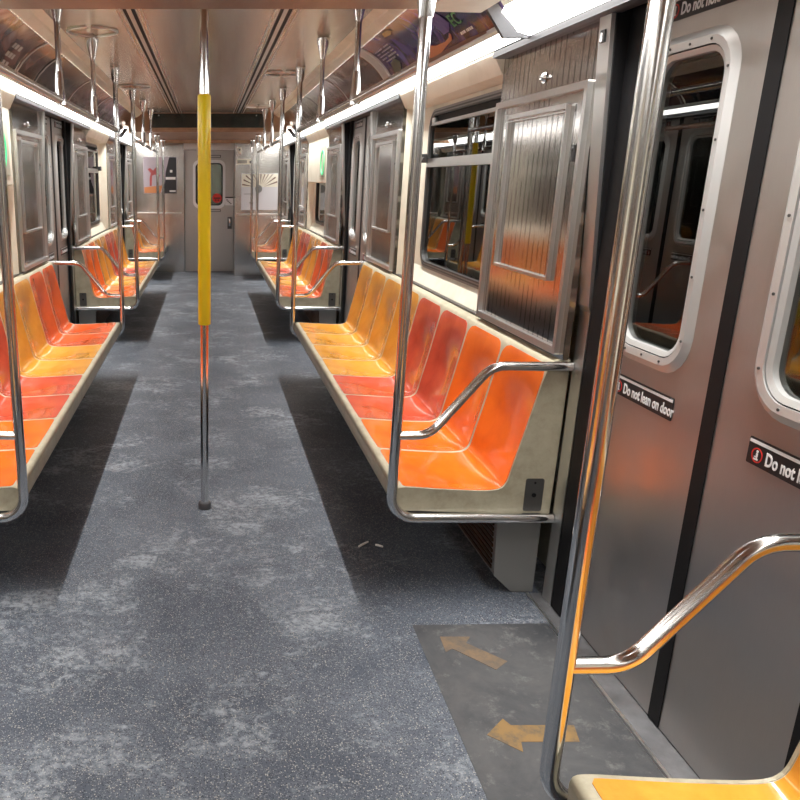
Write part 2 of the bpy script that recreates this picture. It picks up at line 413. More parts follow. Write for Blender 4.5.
# cove trims, channels, steel headers
trim_n = [0]
def trim(bm, m, **k):
    trim_n[0] += 1
    return tag(link_mesh('trim_%d' % trim_n[0], bm, m, **k), kind='structure')
for s in (1, -1):
    def sp(pts): return [(s * x, z) for x, z in pts]
    bm = bmesh.new()      # cream cove between the ceiling and the advertisements
    prism_y(bm, sp([(.79, ZHI), (.835, 2.262), (.84, 2.252), (.883, 2.228), (.90, 2.245), (.80, 2.31)]), YB0, YB1)
    trim(bm, CREAM)
    bm = bmesh.new()      # cream lip beside the low ceiling
    for a, b, z in ((-.35, YB0, ZLO), (YB1, 12.5 if s > 0 else YEND, ZLO - .02)):
        prism_y(bm, sp([(.78, z), (.98, z - .004), (.98, z - .012), (.78, z - .008)]), a, b)
    trim(bm, CREAM)
    bm = bmesh.new()      # bright rails under the advertisements
    prism_y(bm, sp([(1.083, 2.052), (1.085, 2.036), (1.097, 2.030), (1.104, 2.034), (1.104, 2.052)]), YB0, YB1)
    prism_y(bm, sp([(1.104, 2.040), (1.105, 2.030), (1.110, 2.030), (1.111, 2.040)]), YB0, YB1)
    trim(bm, STEELB, smooth=False)
    bm = bmesh.new()      # steel channel under the lamps over pockets and doors
    prev = -.35
    for k in range(-1, 3):
        n, f = NEAR(k), FAR(k)
        wa, wb = n + .84, f - .92
        if k in (0, 1):
            prism_y(bm, sp([(1.162, 1.994), (1.160, 1.972), (1.185, 1.969), (1.215, 1.969), (1.215, 1.994)]), prev, wa); prev = wb
        elif k == 2:
            prism_y(bm, sp([(1.162, 1.994), (1.160, 1.972), (1.185, 1.969), (1.215, 1.969), (1.215, 1.994)]), prev, 12.5 if s > 0 else YEND)
    # header steel over each doorway
    for k in range(3):
        box(bm, *sorted((s * 1.215, s * 1.36)), FAR(k - 1) + .05, NEAR(k) - .07, 1.985, 2.06)
    trim(bm, CHANNEL)
    bm = bmesh.new()      # end plates of the advertisement cove
    for y0, y1 in ((YB0 - .012, YB0 + .01), (YB1 - .01, YB1 + .012)):
        prism_y(bm, sp([(.985, 2.10), (1.035, 2.10), (1.115, 2.008), (1.20, 2.006), (1.20, 1.990), (1.065, 1.990)]), y0, y1)
    trim(bm, CHANNEL)
    for k in range(3):    # tapered jamb posts either side of each doorway, black doorway cheeks, thresholds
        for e, y0 in ((0, FAR(k - 1)), (1, NEAR(k) - .07)):
            bm = bmesh.new()
            prism_y(bm, sp([(1.245, 0), (1.245, 1.08), (1.237, 1.1), (1.187, 1.985), (1.26, 1.985), (1.26, 0)]), y0, y0 + .07)
            jp = trim(bm, STEELB)
            bm = bmesh.new()
            yy = (y0 + .07, y0 + .076) if e == 0 else (y0 - .006, y0)
            prism_y(bm, sp([(1.252, 0), (1.25, 1.08), (1.20, 1.985), (1.345, 1.985), (1.345, 0)]), *yy)
            box(bm, *sorted((s * 1.262, s * 1.36)), y0, y0 + .07, 0, 1.985)
            ys_ = (y0 + .076, y0 + .150) if e == 0 else (y0 - .080, y0 - .006)
            box(bm, *sorted((s * 1.245, s * 1.269)), *ys_, .012, 1.985)
            link_mesh('door_seal', bm, RUBBER, jp)
            if s > 0 and k == 0 and e == 1:
                bm = bmesh.new(); box(bm, 1.1855, 1.1945, y0 + .024, y0 + .052, 1.895, 1.930)
                dec = link_mesh('number_plate', bm, BLACKP, jp)
                tb = text_bm('8', .036, .85, bold=.0); tb.transform(wallmat(1.1849, y0 + .0485, 1.8975)); link_raw('number', tb, WHITE, dec)
        bm = bmesh.new()
        y0, y1 = FAR(k - 1) + .03, NEAR(k) + .02
        box(bm, *sorted((s * 1.20, s * 1.34)), y0, y1, 0, .008); tr_ = trim(bm, SILLM)
        bm = bmesh.new(); box(bm, *sorted((s * 1.192, s * 1.201)), y0, y1, 0, .011); link_mesh('bright_edge', bm, STEELB, tr_)
# ceiling air slots
for s in (1, -1):
    bm = bmesh.new(); X0 = s * .377
    for a, b in ((-.062, -.055), (-.036, -.030), (-.012, .010), (.030, .036), (.055, .062)):
        box(bm, X0 + a, X0 + b, YB0, YB1, ZHI - .004, ZHI)
    t_ = trim(bm, STEELB)
    bm = bmesh.new(); box(bm, X0 - .030, X0 - .012, YB0, YB1, ZHI - .002, ZHI); box(bm, X0 + .010, X0 + .03, YB0, YB1, ZHI - .002, ZHI)
    link_mesh('air_slot', bm, DARK, t_)
for i, (x, y) in enumerate(((-.63, 4.62), (-.64, 7.25), (.57, 6.36), (.56, 9.17))):
    bm = bmesh.new()
    tube(bm, [(x + .135 * math.cos(2 * PI * a / 40), y + .135 * math.sin(2 * PI * a / 40), ZHI - .006) for a in range(41)], .007, 8, False)
    lb = ['large thin metal ring on the left ceiling, nearest the viewer', 'large thin metal ring on the left ceiling, further away',
          'thin metal ring on the ceiling right of the air slot, nearer one', 'thin metal ring on the ceiling right of the air slot, farther one'][i]
    tag(link_mesh('ceiling_ring', bm, STEELB, smooth=True), lb, 'ring', 'metal rings on the raised ceiling')

# ================================================================== WINDOWS
mat('frame_grey', (0.30, 0.29, 0.28), .4, .7)
def make_window(idx, s, k):
    n, f = NEAR(k), FAR(k); ya, yb = n + .86, f - 1.23; yc = (ya + yb) / 2; h = (yb - ya) / 2
    root = thing('window_%d' % idx, None, None, (s * 1.285, yc, 1.0), 0 if s > 0 else PI, kind='structure')
    bm = bmesh.new()
    ringplate(bm, rrect(-h, h, .0, .875, .11), rrect(-h + .028, h - .028, .028, .847, .085), -.012, .03)
    link_mesh('window_frame', bm, MATS['frame_grey'], root)
    bm = bmesh.new(); ringplate(bm, rrect(-h + .012, h - .012, .012, .863, .10), rrect(-h + .019, h - .019, .019, .856, .093), -.014, .0)
    ringplate(bm, rrect(-h + .026, h - .026, .026, .849, .087), rrect(-h + .034, h - .034, .034, .841, .08), -.013, .02)
    link_mesh('gasket', bm, GASKET, root)
    bm = bmesh.new(); box(bm, -.02, .012, -h + .03, h - .03, .565, .585); box(bm, -.014, .012, -h + .03, h - .03, .585, .612); box(bm, -.01, .01, -h + .03, h - .03, .79, .806)
    link_mesh('transom', bm, STEELB, root)
    bm = bmesh.new(); box(bm, .004, .008, -h + .035, h - .035, .035, .565); link_mesh('window_pane', bm, GLASS, root)
    bm = bmesh.new(); box(bm, .0, .004, -h + .035, h - .035, .61, .79); link_mesh('window_pane', bm, GLASS, root)
    bm = bmesh.new(); box(bm, .001, .008, -h + .035, h - .035, .806, .85); link_mesh('top_slot', bm, DARK, root)
    for y in (-h + .11, h - .11):
        bm = bmesh.new(); bevbox(bm, -.022, .0, y - .025, y + .025, .80, .83, .005); link_mesh('hopper_latch', bm, STEELB, root)
    for y in (-h + .005, h - .005):
        bm = bmesh.new(); bevbox(bm, -.05, -.012, y - .02, y + .035, .59, .64, .008); tube(bm, [(-.04, y, .615), (-.04, y + (.05 if y < 0 else -.05), .61)], .009, 10)
        link_mesh('window_catch', bm, GASKET, root)
    return root
wi = 0
for s in (1, -1):
    for k in (0, 1):
        wi += 1; make_window(wi, s, k)

# ================================================================== SIDE DOORS (each leaf is a door)
def make_leaf(name, d, y):      # d=+1: far leaf, d=-1: near leaf (right-hand wall)
    root = thing(name, None, None, (1.272, y, 0.012), 0, kind='structure')
    def yy(a, b): return (min(d * a, d * b), max(d * a, d * b))
    y0, y1 = yy(.024, .72)
    w0, w1 = yy(.125, .526)
    oz0, oz1 = .972, 1.852
    bm = bmesh.new()
    ringplate(bm, rrect(y0, y1, 0, 1.965, .0005), rrect(w0 + .012, w1 - .012, oz0 + .012, oz1 - .012, .10), 0, .035)
    link_mesh('door_leaf', bm, STEELV, root)
    bm = bmesh.new()
    ringplate(bm, rrect(w0 - .004, w1 + .004, oz0 - .004, oz1 + .004, .115), rrect(w0 + .016, w1 - .016, oz0 + .016, oz1 - .016, .097), -.001, .002, x0i=-.013)
    ringplate(bm, rrect(w0 + .016, w1 - .016, oz0 + .016, oz1 - .016, .097), rrect(w0 + .036, w1 - .036, oz0 + .036, oz1 - .036, .08), -.013, .004, x0i=-.011)
    ringplate(bm, rrect(w0 + .040, w1 - .040, oz0 + .040, oz1 - .040, .076), rrect(w0 + .054, w1 - .054, oz0 + .054, oz1 - .054, .064), -.008, .02, x0i=-.002)
    fr = link_mesh('window_frame', bm, FRAME, root, smooth=True, auto=30)
    bm = bmesh.new()
    ringplate(bm, rrect(w0 + .036, w1 - .036, oz0 + .036, oz1 - .036, .08), rrect(w0 + .041, w1 - .041, oz0 + .041, oz1 - .041, .075), -.005, .02)
    link_mesh('gasket', bm, RUBBER, fr)
    bm = bmesh.new()
    for t in range(5):
        z = oz0 + .1 + t * (oz1 - oz0 - .2) / 4
        for y_ in (w0 + .026, w1 - .026): tube(bm, [(-.0145, y_, z), (-.011, y_, z)], .0035, 8)
    for t in range(3):
        y_ = w0 + .11 + t * (w1 - w0 - .22) / 2
        for z in (oz0 + .026, oz1 - .026): tube(bm, [(-.0145, y_, z), (-.011, y_, z)], .0035, 8)
    link_mesh('frame_screws', bm, GASKET, fr)
    bm = bmesh.new(); plate(bm, rrect(w0 + .05, w1 - .05, oz0 + .05, oz1 - .05, .068), .012, .017)
    link_mesh('window_pane', bm, GLASS, root)
    bm = bmesh.new(); yr = yy(-.0005, .026); box(bm, -.003, .034, yr[0], yr[1], 0, 1.965)
    link_mesh('rubber_edge', bm, RUBBER, root)
    for z0, msg, hgt in ((.848, 'Do not lean on door', .064), (1.900, 'Do not hold doors', .062)):
        ya = max(yy(.155, .47))
        bm = bmesh.new(); plate(bm, rrect(ya - .315, ya, z0, z0 + hgt, .003, 2), -.0022, .0)
        sg = link_mesh('warning_sign', bm, BLACKP, root)
        bm = bmesh.new(); box(bm, -.0028, -.002, ya - .313, ya - .002, z0 + hgt - .0125, z0 + hgt - .005)
        link_mesh('white_line', bm, WHITE, sg)
        bm = bmesh.new()
        cy, cz = ya - .032, z0 + .0255
        ringplate(bm, [(cy + .018 * math.cos(a * PI / 12), cz + .018 * math.sin(a * PI / 12)) for a in range(24)],
                  [(cy + .0150 * math.cos(a * PI / 12), cz + .0150 * math.sin(a * PI / 12)) for a in range(24)], -.003, -.002)
        link_mesh('red_ring', bm, REDP, sg)
        bm = bmesh.new()
        plate(bm, [(cy + .0035 * math.cos(a * PI / 6), cz + .009 + .0035 * math.sin(a * PI / 6)) for a in range(12)], -.003, -.002)
        box(bm, -.003, -.002, cy - .003, cy + .003, cz - .003, cz + .005); box(bm, -.003, -.002, cy - .001, cy + .008, cz - .006, cz - .003)
        box(bm, -.003, -.002, cy - .005, cy + .009, cz - .012, cz - .008); box(bm, -.003, -.002, cy - .002, cy + .001, cz - .009, cz - .002)
        link_mesh('pictogram', bm, WHITE, sg)
        tb = text_bm(msg, .043, .72 if 'lean' in msg else .78, bold=.0011)
        tb.transform(wallmat(-.0026, ya - .060, z0 + .012)); link_raw('lettering', tb, WHITE, sg)
    return root
FRAME = mat('window_frame_alloy', (0.62, 0.62, 0.61), 0.38, 0.55)
dn = 0
lf = {}
for s in (1, -1):
    for k in range(3):
        for d in (1, -1):
            dn += 1
            if d not in lf: lf[d] = make_leaf('door_%d' % dn, d, DC(0) - .035)
            else: dup(lf[d], (s * 1.272, DC(k) - .035 * s, .012), 0 if s > 0 else PI, name='door_%d' % dn)

# ================================================================== DOOR POCKET PANELS
def make_pocket():    # local: x outward from 1.21, y along the wall, 0..w ; w = .84
    root = thing('pocket_panel', 'x', 'wall panel', (XW, NEAR(0), 0), 0, 'framed steel panels beside the doors')
    h = .42
    bm = bmesh.new(); box(bm, 0, .02, -h + .005, h, .905, 1.9685); bm.faces.ensure_lookup_table()
    link_mesh('steel_sheet', bm, PAT, root)
    bm = bmesh.new()
    a, b, z0, z1 = -.385, .42, .918, 1.80
    ringplate(bm, rrect(a, b, z0, z1, .006, 2), rrect(a + .021, b - .021, z0 + .024, z1 - .024, .003, 2), -.018, .001)
    link_mesh('outer_frame', bm, STEELB, root)
    bm = bmesh.new()
    ringplate(bm, rrect(a + .14, b - .135, z0 + .235, z1 - .06, .006, 2), rrect(a + .151, b - .146, z0 + .246, z1 - .073, .003, 2), -.014, .001)
    ringplate(bm, rrect(a + .137, b - .132, z1 - .085, z1 - .058, .003, 2), rrect(a + .139, b - .134, z1 - .083, z1 - .060, .002, 2), -.019, -.012)
    link_mesh('notice_frame', bm, STEELB, root)
    bm = bmesh.new(); tube(bm, [(-.012, 0.0, 1.85), (-.002, 0.0, 1.85)], [.013, .02], 16); tube(bm, [(-.02, 0, 1.85), (-.011, 0, 1.85)], .008, 12)
    link_mesh('round_lock', bm, CHROME, root, smooth=True, auto=40)
    bm = bmesh.new(); bevbox(bm, -.005, .0, -.315, -.297, 1.555, 1.61, .002); tube(bm, [(-.010, -.306, 1.595), (-.003, -.306, 1.595)], .006, 10)
    link_mesh('latch', bm, GASKET, root)
    return root
pk = None
plan = []
for s in (1, -1):
    for k in (-1, 0, 1, 2):
        if k >= 0: plan.append((s, k, 0, NEAR(k) + .42))
        if k <= 1: plan.append((s, k, 1, FAR(k) - .44))
ordn = {0: 'nearest long', 1: 'middle', 2: 'far end', -1: 'foremost short'}
for s, k, e, yc in plan:
    lab = 'framed steel wall panel at the %s end of the %s bench on the %s' % (('near', 'far')[e], ordn[k], side[s])
    loc = (s * XW, yc, 0)
    if pk is None: pk = make_pocket(); pk.location = loc; pk['label'] = lab
    else: dup(pk, loc, 0 if s > 0 else PI, lab)
# ================================================================== LIGHT STRIPS
zones = [(-.34, YB0 - .012, 1, 'over the nearest doorway'), (YB0 + .012, 6.60, 0, 'over the nearest long bench'), (6.61, YB1 - .012, 0, 'over the middle bench'), (YB1 + .012, None, 1, 'over the far doorway')]
for s in (1, -1):
    for a, b, wide, wh in zones:
        if b is None: b = 12.49 if s > 0 else YEND
        root = thing('light_strip', '%s fluorescent strip light %s on the %s' % ('wide white' if wide else 'narrow white', wh, side[s]), 'strip light', (s * 1.1, (a + b) / 2, 1.99), 0 if s > 0 else PI, 'fluorescent strips along the ceiling edges')
        h = (b - a) / 2; bm = bmesh.new()
        if wide: pts = [(-.05, .083), (.0, .036), (.03, .014), (.06, .006)]
        else: pts = [(.0125, .044), (.014, .030), (.034, .017), (.060, .010)]
        prism_y(bm, pts + [(x + .01, z + .02) for x, z in pts[::-1]], -h, h)
        link_mesh('lens', bm, LENS, root, smooth=True, auto=40)
        bm = bmesh.new(); xb, zb = pts[-1]
        prism_y(bm, [(xb, zb), (xb + .012, zb - .006), (xb + .025, zb), (xb + .02, zb + .03)], -h, h)
        for t in range(4):
            yj = -h + (t + .5) * 2 * h / 4
        link_mesh('lens_channel', bm, CHANNEL, root)
# ================================================================== ADVERTISEMENTS
adprof = [(.886, 2.224), (.94, 2.200), (.99, 2.166), (1.035, 2.122), (1.068, 2.078), (1.09, 2.040)]
ads = {
 1: [(3.06, 4.88, AD_PURPLE, 'purple blue advertisement card with green letters and a tan hand, right side nearest'),
     (4.90, 5.06, AD_PALE, 'narrow pale card beside the purple advertisement on the right'),
     (5.08, 6.30, AD_BROWN, 'brown mottled advertisement card third along the right side'),
     (6.33, 7.55, AD_ROSE, 'rosy grey advertisement card fourth along the right side'),
     (7.58, 8.80, AD_DARK, 'dark advertisement card fifth along the right side'),
     (8.83, 10.14, AD_BROWN, 'brown advertisement card farthest along the right side')],
 -1: [(3.06, 4.62, AD_ROSE, 'dark rose advertisement card with blocky letters, left side nearest'),
     (4.65, 5.10, AD_BROWN, 'brown striped advertisement card second along the left side'),
     (5.13, 6.30, AD_DARK, 'dark advertisement card third along the left side'),
     (6.33, 7.55, AD_ROSE, 'rosy advertisement card fourth along the left side'),
     (7.58, 8.80, AD_BROWN, 'brown advertisement card fifth along the left side'),
     (8.83, 10.14, AD_DARK, 'dark advertisement card farthest along the left side')]}
def cove_point(t, off=0.003):   # t 0..1 from the bottom edge to the top edge
    q = (1 - t) * (len(adprof) - 1); i = min(int(q), len(adprof) - 2); f = q - i
    x = adprof[i][0] * (1 - f) + adprof[i + 1][0] * f; z = adprof[i][1] * (1 - f) + adprof[i + 1][1] * f
    dx, dz = adprof[i + 1][0] - adprof[i][0], adprof[i + 1][1] - adprof[i][1]; l = math.hypot(dx, dz)
    return Vector((x + dz / l * off, 0, z - dx / l * off))
L_COVE = .28
def on_cove(bm, y0, s, off=.003):    # flat (u,v) mesh wrapped on the right cove, u to -Y, v up the cove (metres)
    for v_ in bm.verts:
        p = cove_point(min(1, max(0, v_.co.y / L_COVE)), off + v_.co.z)
        v_.co = Vector((p.x, y0 - v_.co.x, p.z))
for s in (1, -1):
    for i, (a, b, m, lab) in enumerate(ads[s]):
        yc = (a + b) / 2; h = (b - a) / 2
        root = thing('advertisement_card', lab, 'advertisement', (s * 1.0, yc, 2.03), 0 if s > 0 else PI, 'advertisement cards in the ceiling coves')
        bm = bmesh.new(); pts = [(x - 1.0, z - 2.03) for x, z in adprof]
        prism_y(bm, pts + [(x + .004, z + .006) for x, z in pts[::-1]], -h, h)
        link_mesh('card', bm, m, root, smooth=True, auto=40)
        off3 = Vector((-1.0, 0, -2.03))
        def put(name, tb, mm):
            for v_ in tb.verts: v_.co += off3
            link_raw(name, tb, mm, root)
        bm = bmesh.new(); prism_y(bm, [(x - .002, z - .002) for x, z in pts] + pts[::-1], h - .03, h - .012); link_mesh('pale_border', bm, AD_PALE, root)
        def at_(Y): return Y - yc
        def quad(bm, x0, y0, w_, h_, sk=0.0):
            vv = [bm.verts.new(p) for p in ((x0, y0, 0), (x0 + w_, y0 + sk, 0), (x0 + w_, y0 + h_ + sk, 0), (x0, y0 + h_, 0))]; bm.faces.new(vv)
        if s > 0 and i == 0:
            tb = text_bm('EC', .075, 1.25, bold=.001)
            for v_ in tb.verts: v_.co.y += .105
            on_cove(tb, at_(3.56), s, .005); put('green_letters', tb, GREENT)
            tb = bmesh.new()
            for x0, w_ in ((0, .018), (.022, .014), (.040, .020), (.075, .008), (.088, .018), (.11, .016), (.13, .020)): quad(tb, x0, .060, w_, .013)
            on_cove(tb, at_(3.53), s, .005); put('small_lettering', tb, WHITE)
            for nm, mm, loop, off in (('brown_band', mat('poster_brown', (.14, .065, .05), .3), ((-.02, .0), (.80, .0), (.80, .018), (.60, .030), (.30, .032), (-.02, .030)), .003),
                                      ('tan_hand', SKIN, ((.0, .035), (.10, .028), (.22, .030), (.34, .052), (.42, .062), (.445, .085), (.43, .095), (.40, .078), (.33, .070), (.20, .075), (.10, .095), (.0, .105)), .004),
                                      ('violet_folds', mat('violet', (.12, .09, .32), .3), ((.36, .10), (.44, .10), (.50, .13), (.46, .20), (.38, .22), (.34, .16)), .0032),
                                      ('violet_folds', MATS['violet'], ((.02, .13), (.20, .12), (.38, .16), (.30, .20), (.12, .18)), .0035),
                                      ('ochre_spot', mat('ochre', (.30, .21, .04), .3), ((-.30, .245), (-.20, .235), (-.12, .25), (-.16, .268), (-.26, .270)), .003),
                                      ('green_patch', mat('dull_green', (.035, .07, .04), .3), ((-.66, .06), (-.52, .05), (-.44, .10), (-.50, .13), (-.62, .12)), .003)):
                tb = bmesh.new(); fv = [tb.verts.new((x, y, 0)) for x, y in loop]; tb.faces.new(fv); bmesh.ops.triangulate(tb, faces=tb.faces)
                bmesh.ops.subdivide_edges(tb, edges=tb.edges, cuts=2, use_grid_fill=True)
                on_cove(tb, at_(4.08), s, off); put(nm, tb, mm)
            bm = bmesh.new()
            for r_ in range(5):
                for q in range(9):
                    if (r_ * 5 + q * 3) % 7 == 0: continue
                    quad(bm, q * .036, .13 + r_ * .018, .024, .008)
            on_cove(bm, at_(4.78), s, .003); put('blurred_lettering', bm, AD_PALE)
        if s < 0 and i == 0:
            bm = bmesh.new()
            for q, (x0, y0, w_) in enumerate(((0, .1, .05), (.06, .1, .05), (.12, .1, .04), (.0, .15, .04), (.05, .15, .05), (.12, .15, .05), (.02, .05, .05), (.09, .05, .05))):
                quad(bm, x0, y0, w_, .028)
            on_cove(bm, -at_(4.30), s, .003); put('block_lettering', bm, AD_PALE)

# ================================================================== ROUTE SIGN BOXES
def route_sign(s, yc, dy, lab):
    root = thing('route_sign_box', lab, 'sign', (s * 1.205, yc, 1.46), 0 if s > 0 else PI, 'route signs over the windows')
    bm = bmesh.new(); bevbox(bm, 0, .07, -.78, .78, 0, .45, .008)
    link_mesh('housing', bm, CREAM, root)
    bm = bmesh.new(); bevbox(bm, -.004, .001, dy - .2, dy + .2, .06, .37, .003); link_mesh('display_window', bm, mat('sign_cover' , (0.50, 0.48, 0.38), .35) if 'sign_cover' not in MATS else MATS['sign_cover'], root)
    bm = bmesh.new()
    ringplate(bm, [(dy + .125 * math.cos(a * PI / 24), .205 + .125 * math.sin(a * PI / 24)) for a in range(48)],
              [(dy + .108 * math.cos(a * PI / 24), .205 + .108 * math.sin(a * PI / 24)) for a in range(48)], -.010, -.003)
    link_mesh('green_ring', bm, GREENL, root)
    tb = text_bm('6', .13, 1, bold=-.004); tb.transform(wallmat(-.008, dy + .045, .163)); link_raw('green_numeral', tb, GREENL, root)
    bm = bmesh.new(); box(bm, -.003, .0, dy - .55, dy - .43, .28, .30); link_mesh('small_label', bm, WHITE, root)
    return root
route_sign(1, NEAR(1) + 1.645, -.46, 'cream sign box with a glowing green ring over the middle bench window on the right')
route_sign(-1, NEAR(0) + 1.645, -.50, 'cream sign box with a glowing green ring over the nearest window on the left')

# ================================================================== BENCHES
# seat profile, absolute (x,z) for the right-hand side
PROF = [(.676, .412), (.679, .428), (.690, .4335), (.72, .434), (.80, .428), (.90, .423), (.98, .420), (1.03, .421), (1.056, .428), (1.070, .442), (1.078, .462), (1.092, .53), (1.116, .63), (1.138, .73), (1.158, .82), (1.170, .868), (1.180, .890), (1.20, .902), (1.245, .905)]
for _k in range(3):                # round the profile's corners
    q_ = [PROF[0]]
    for a_, b_ in zip(PROF, PROF[1:]): q_ += [(a_[0] * .75 + b_[0] * .25, a_[1] * .75 + b_[1] * .25), (a_[0] * .25 + b_[0] * .75, a_[1] * .25 + b_[1] * .75)]
    PROF = q_ + [PROF[-1]]
NR = 110
def resample(pts, n):
    L = [0]
    for a, b in zip(pts, pts[1:]): L.append(L[-1] + math.hypot(b[0] - a[0], b[1] - a[1]))
    out = []
    for i in range(n + 1):
        d = L[-1] * i / n; j = max(k for k in range(len(L) - 1) if L[k] <= d + 1e-9)
        f = (d - L[j]) / (L[j + 1] - L[j]); out.append((pts[j][0] * (1 - f) + pts[j + 1][0] * f, pts[j][1] * (1 - f) + pts[j + 1][1] * f))
    return out, L[-1]
PR, PL = resample(PROF, NR)
def frame_at(i):
    a = PR[max(0, i - 1)]; b = PR[min(len(PR) - 1, i + 1)]
    dx, dz = b[0] - a[0], b[1] - a[1]; l = math.hypot(dx, dz)
    return (-dz / l, dx / l)       # normal towards the sitter
def dish(i, v_):                   # v_ -1..1 across a seat; depth of the hollow
    d = i / NR * PL
    pan = math.exp(-((d - .30) / .17) ** 2) * .026
    back = math.exp(-((d - .60) / .16) ** 2) * .030
    top = 0
    return (pan + back) * max(0, 1 - abs(v_) ** 2.2) ** 1.3
X0B = .90
def seat_bm(wd):
    h = wd / 2 - .011; bm = bmesh.new(); i0, i1 = 5, 101; NV = 22; grid = []
    for i in range(i0, i1 + 1):
        d = (i - i0) / NR * PL; e = (i1 - i) / NR * PL
        hw = h
        r = .055
        if e < r: hw = h - r + math.sqrt(max(0, r * r - (r - e) ** 2))
        r2 = .012
        if d < r2: hw = h - r2 + math.sqrt(max(0, r2 * r2 - (r2 - d) ** 2))
        row = []
        nx, nz = frame_at(i)
        for j in range(NV + 1):
            u = -1 + 2 * j / NV; y = u * hw; dp = dish(i, y / (wd / 2)) - .0015
            row.append(bm.verts.new((PR[i][0] - X0B - nx * dp, y, PR[i][1] - nz * dp)))
        grid.append(row)
    low = []
    for i, row in zip(range(i0, i1 + 1), grid):
        nx, nz = frame_at(i)
        low.append([bm.verts.new((v_.co.x - nx * .006, v_.co.y, v_.co.z - nz * .006)) for v_ in row])
    R, Cn = len(grid), NV + 1
    for a in range(R - 1):
        for b in range(Cn - 1):
            bm.faces.new((grid[a][b], grid[a][b + 1], grid[a + 1][b + 1], grid[a + 1][b]))
            bm.faces.new((low[a][b], low[a + 1][b], low[a + 1][b + 1], low[a][b + 1]))
    for a in range(R - 1):
        for b in (0, Cn - 1): bm.faces.new((grid[a][b], grid[a + 1][b], low[a + 1][b], low[a][b]))
    for b in range(Cn - 1):
        for a in (0, R - 1): bm.faces.new((grid[a][b], grid[a][b + 1], low[a][b + 1], low[a][b]))
    return bm
def shell_bm(nseat, wd):
    bm = bmesh.new(); Lh = nseat * wd / 2; ys = []; NV = 12
    for q in range(nseat):
        for j in range(NV + (q == nseat - 1)): ys.append((-Lh + wd * (q + j / NV), -1 + 2 * j / NV))
    grid = []
    for i in range(NR + 1):
        nx, nz = frame_at(i)
        grid.append([bm.verts.new((PR[i][0] - X0B - nx * dish(i, u), y, PR[i][1] - nz * dish(i, u))) for y, u in ys])
    for a in range(NR):
        for b in range(len(ys) - 1): bm.faces.new((grid[a][b], grid[a][b + 1], grid[a + 1][b + 1], grid[a + 1][b]))
    # nose and underside
    und = [(.676, .412), (.677, .385), (.680, .350), (.688, .344), (.95, .335), (1.05, .332)]
    g2 = [[bm.verts.new((x - X0B, y, z)) for y, u in ys] for x, z in und]
    for a in range(len(und) - 1):
        for b in range(len(ys) - 1): bm.faces.new((g2[a][b], g2[a][b + 1], g2[a + 1][b + 1], g2[a + 1][b]))
    return bm
def end_bm(y0, y1):
    bm = bmesh.new()
    prof = [PR[i] for i in range(0, NR + 1, 2)]
    poly = [(x - X0B, z - .001) for x, z in prof] + [(1.243 - X0B, .60), (1.240 - X0B, .333), (.95 - X0B, .335), (.688 - X0B, .344), (.680 - X0B, .350), (.677 - X0B, .385)]
    prism_y(bm, poly, y0, y1); return bm
seat_cache = {}
def make_bench(s, y0, y1, cols, label, near_end=True, far_end=True):
    n = len(cols); wd = (y1 - y0) / n; yc = (y0 + y1) / 2
    root = thing('bucket_seat_bench', label, 'bench', (s * X0B, yc, 0), 0 if s > 0 else PI, 'bucket seat benches along the car walls')
    L = (y1 - y0) / 2
    o = link_mesh('bench_shell', shell_bm(n, wd), BENCHC, root, smooth=True, auto=50)
    for j, c_ in enumerate(cols):      # cols run from the near end to the far end
        key = (c_.name, round(wd, 4))
        y = (-L + (j + .5) * wd) * s
        if key not in seat_cache:
            o = link_mesh('seat', seat_bm(wd), c_, root, smooth=True, auto=50); seat_cache[key] = o.data
        else:
            o = bpy.data.objects.new('seat', seat_cache[key]); COL.objects.link(o); o.parent = root
        o.location = (0, y, 0)
        tag(o, label={'seat_orange': 'bright orange bucket seat', 'seat_red': 'red bucket seat', 'seat_yellow': 'amber yellow bucket seat', 'seat_vermilion': 'red orange bucket seat'}[c_.name])
    for e in (-1, 1):
        ye = e * L
        link_mesh('end_panel', end_bm(min(ye, ye - e * .008), max(ye, ye - e * .008)), BENCHC, root)
        bm = bmesh.new(); plate(bm, [(p[0] - X0B, p[1]) for p in rrect(1.142, 1.208, .342, .468, .008, 3)], ye + e * .0, ye + e * .003, 'y')
        br = link_mesh('bracket_plate', bm, MATS['bracket_steel'], root)
        bm = bmesh.new(); tube(bm, [(1.175 - X0B, ye + e * .002, .405), (1.175 - X0B, ye + e * .006, .405)], .008, 10); tube(bm, [(1.175 - X0B, ye + e * .002, .452), (1.175 - X0B, ye + e * .0045, .452)], .004, 8)
        link_mesh('bolt', bm, RUBBER, br)
    for q in (-.5, 0, .5):
        bm = bmesh.new(); yq = q * 2 * L * .96
        box(bm, .86 - X0B, .915 - X0B, yq - .02, yq + .02, .285, .345); box(bm, .70 - X0B, 1.23 - X0B, yq - .012, yq + .012, .30, .34)
        link_mesh('bracket', bm, GASKET, root)
    # backing strip joining bench and wall
    bm = bmesh.new(); box(bm, 1.215 - X0B, 1.235 - X0B, -L + .01, L - .01, .9, .912); link_mesh('back_moulding', bm, MATS['bracket_steel'], root)
    return root
mat('bracket_steel', (0.13, 0.125, 0.12), .45, .8)
make_bench(1, NEAR(0) + .02, FAR(0) - .02, [SO, SO, SR, SR, SY, SY, SY, SY], 'right bench of eight seats, two orange nearest, two red, then four amber')
make_bench(-1, NEAR(0) + .02, FAR(0) - .02, [SO, SO, SR, SR, SY, SY, SV, SV], 'nearest left bench of eight seats ending in two red orange seats')
make_bench(1, NEAR(1) + .02, FAR(1) - .02, [SV, SV, SY, SY, SR, SR, SY, SY], 'middle bench on the right, two red orange seats at its near end')
make_bench(-1, NEAR(1) + .02, FAR(1) - .02, [SO, SO, SY, SY, SR, SR, SY, SY], 'middle bench on the left, two orange seats at its near end')
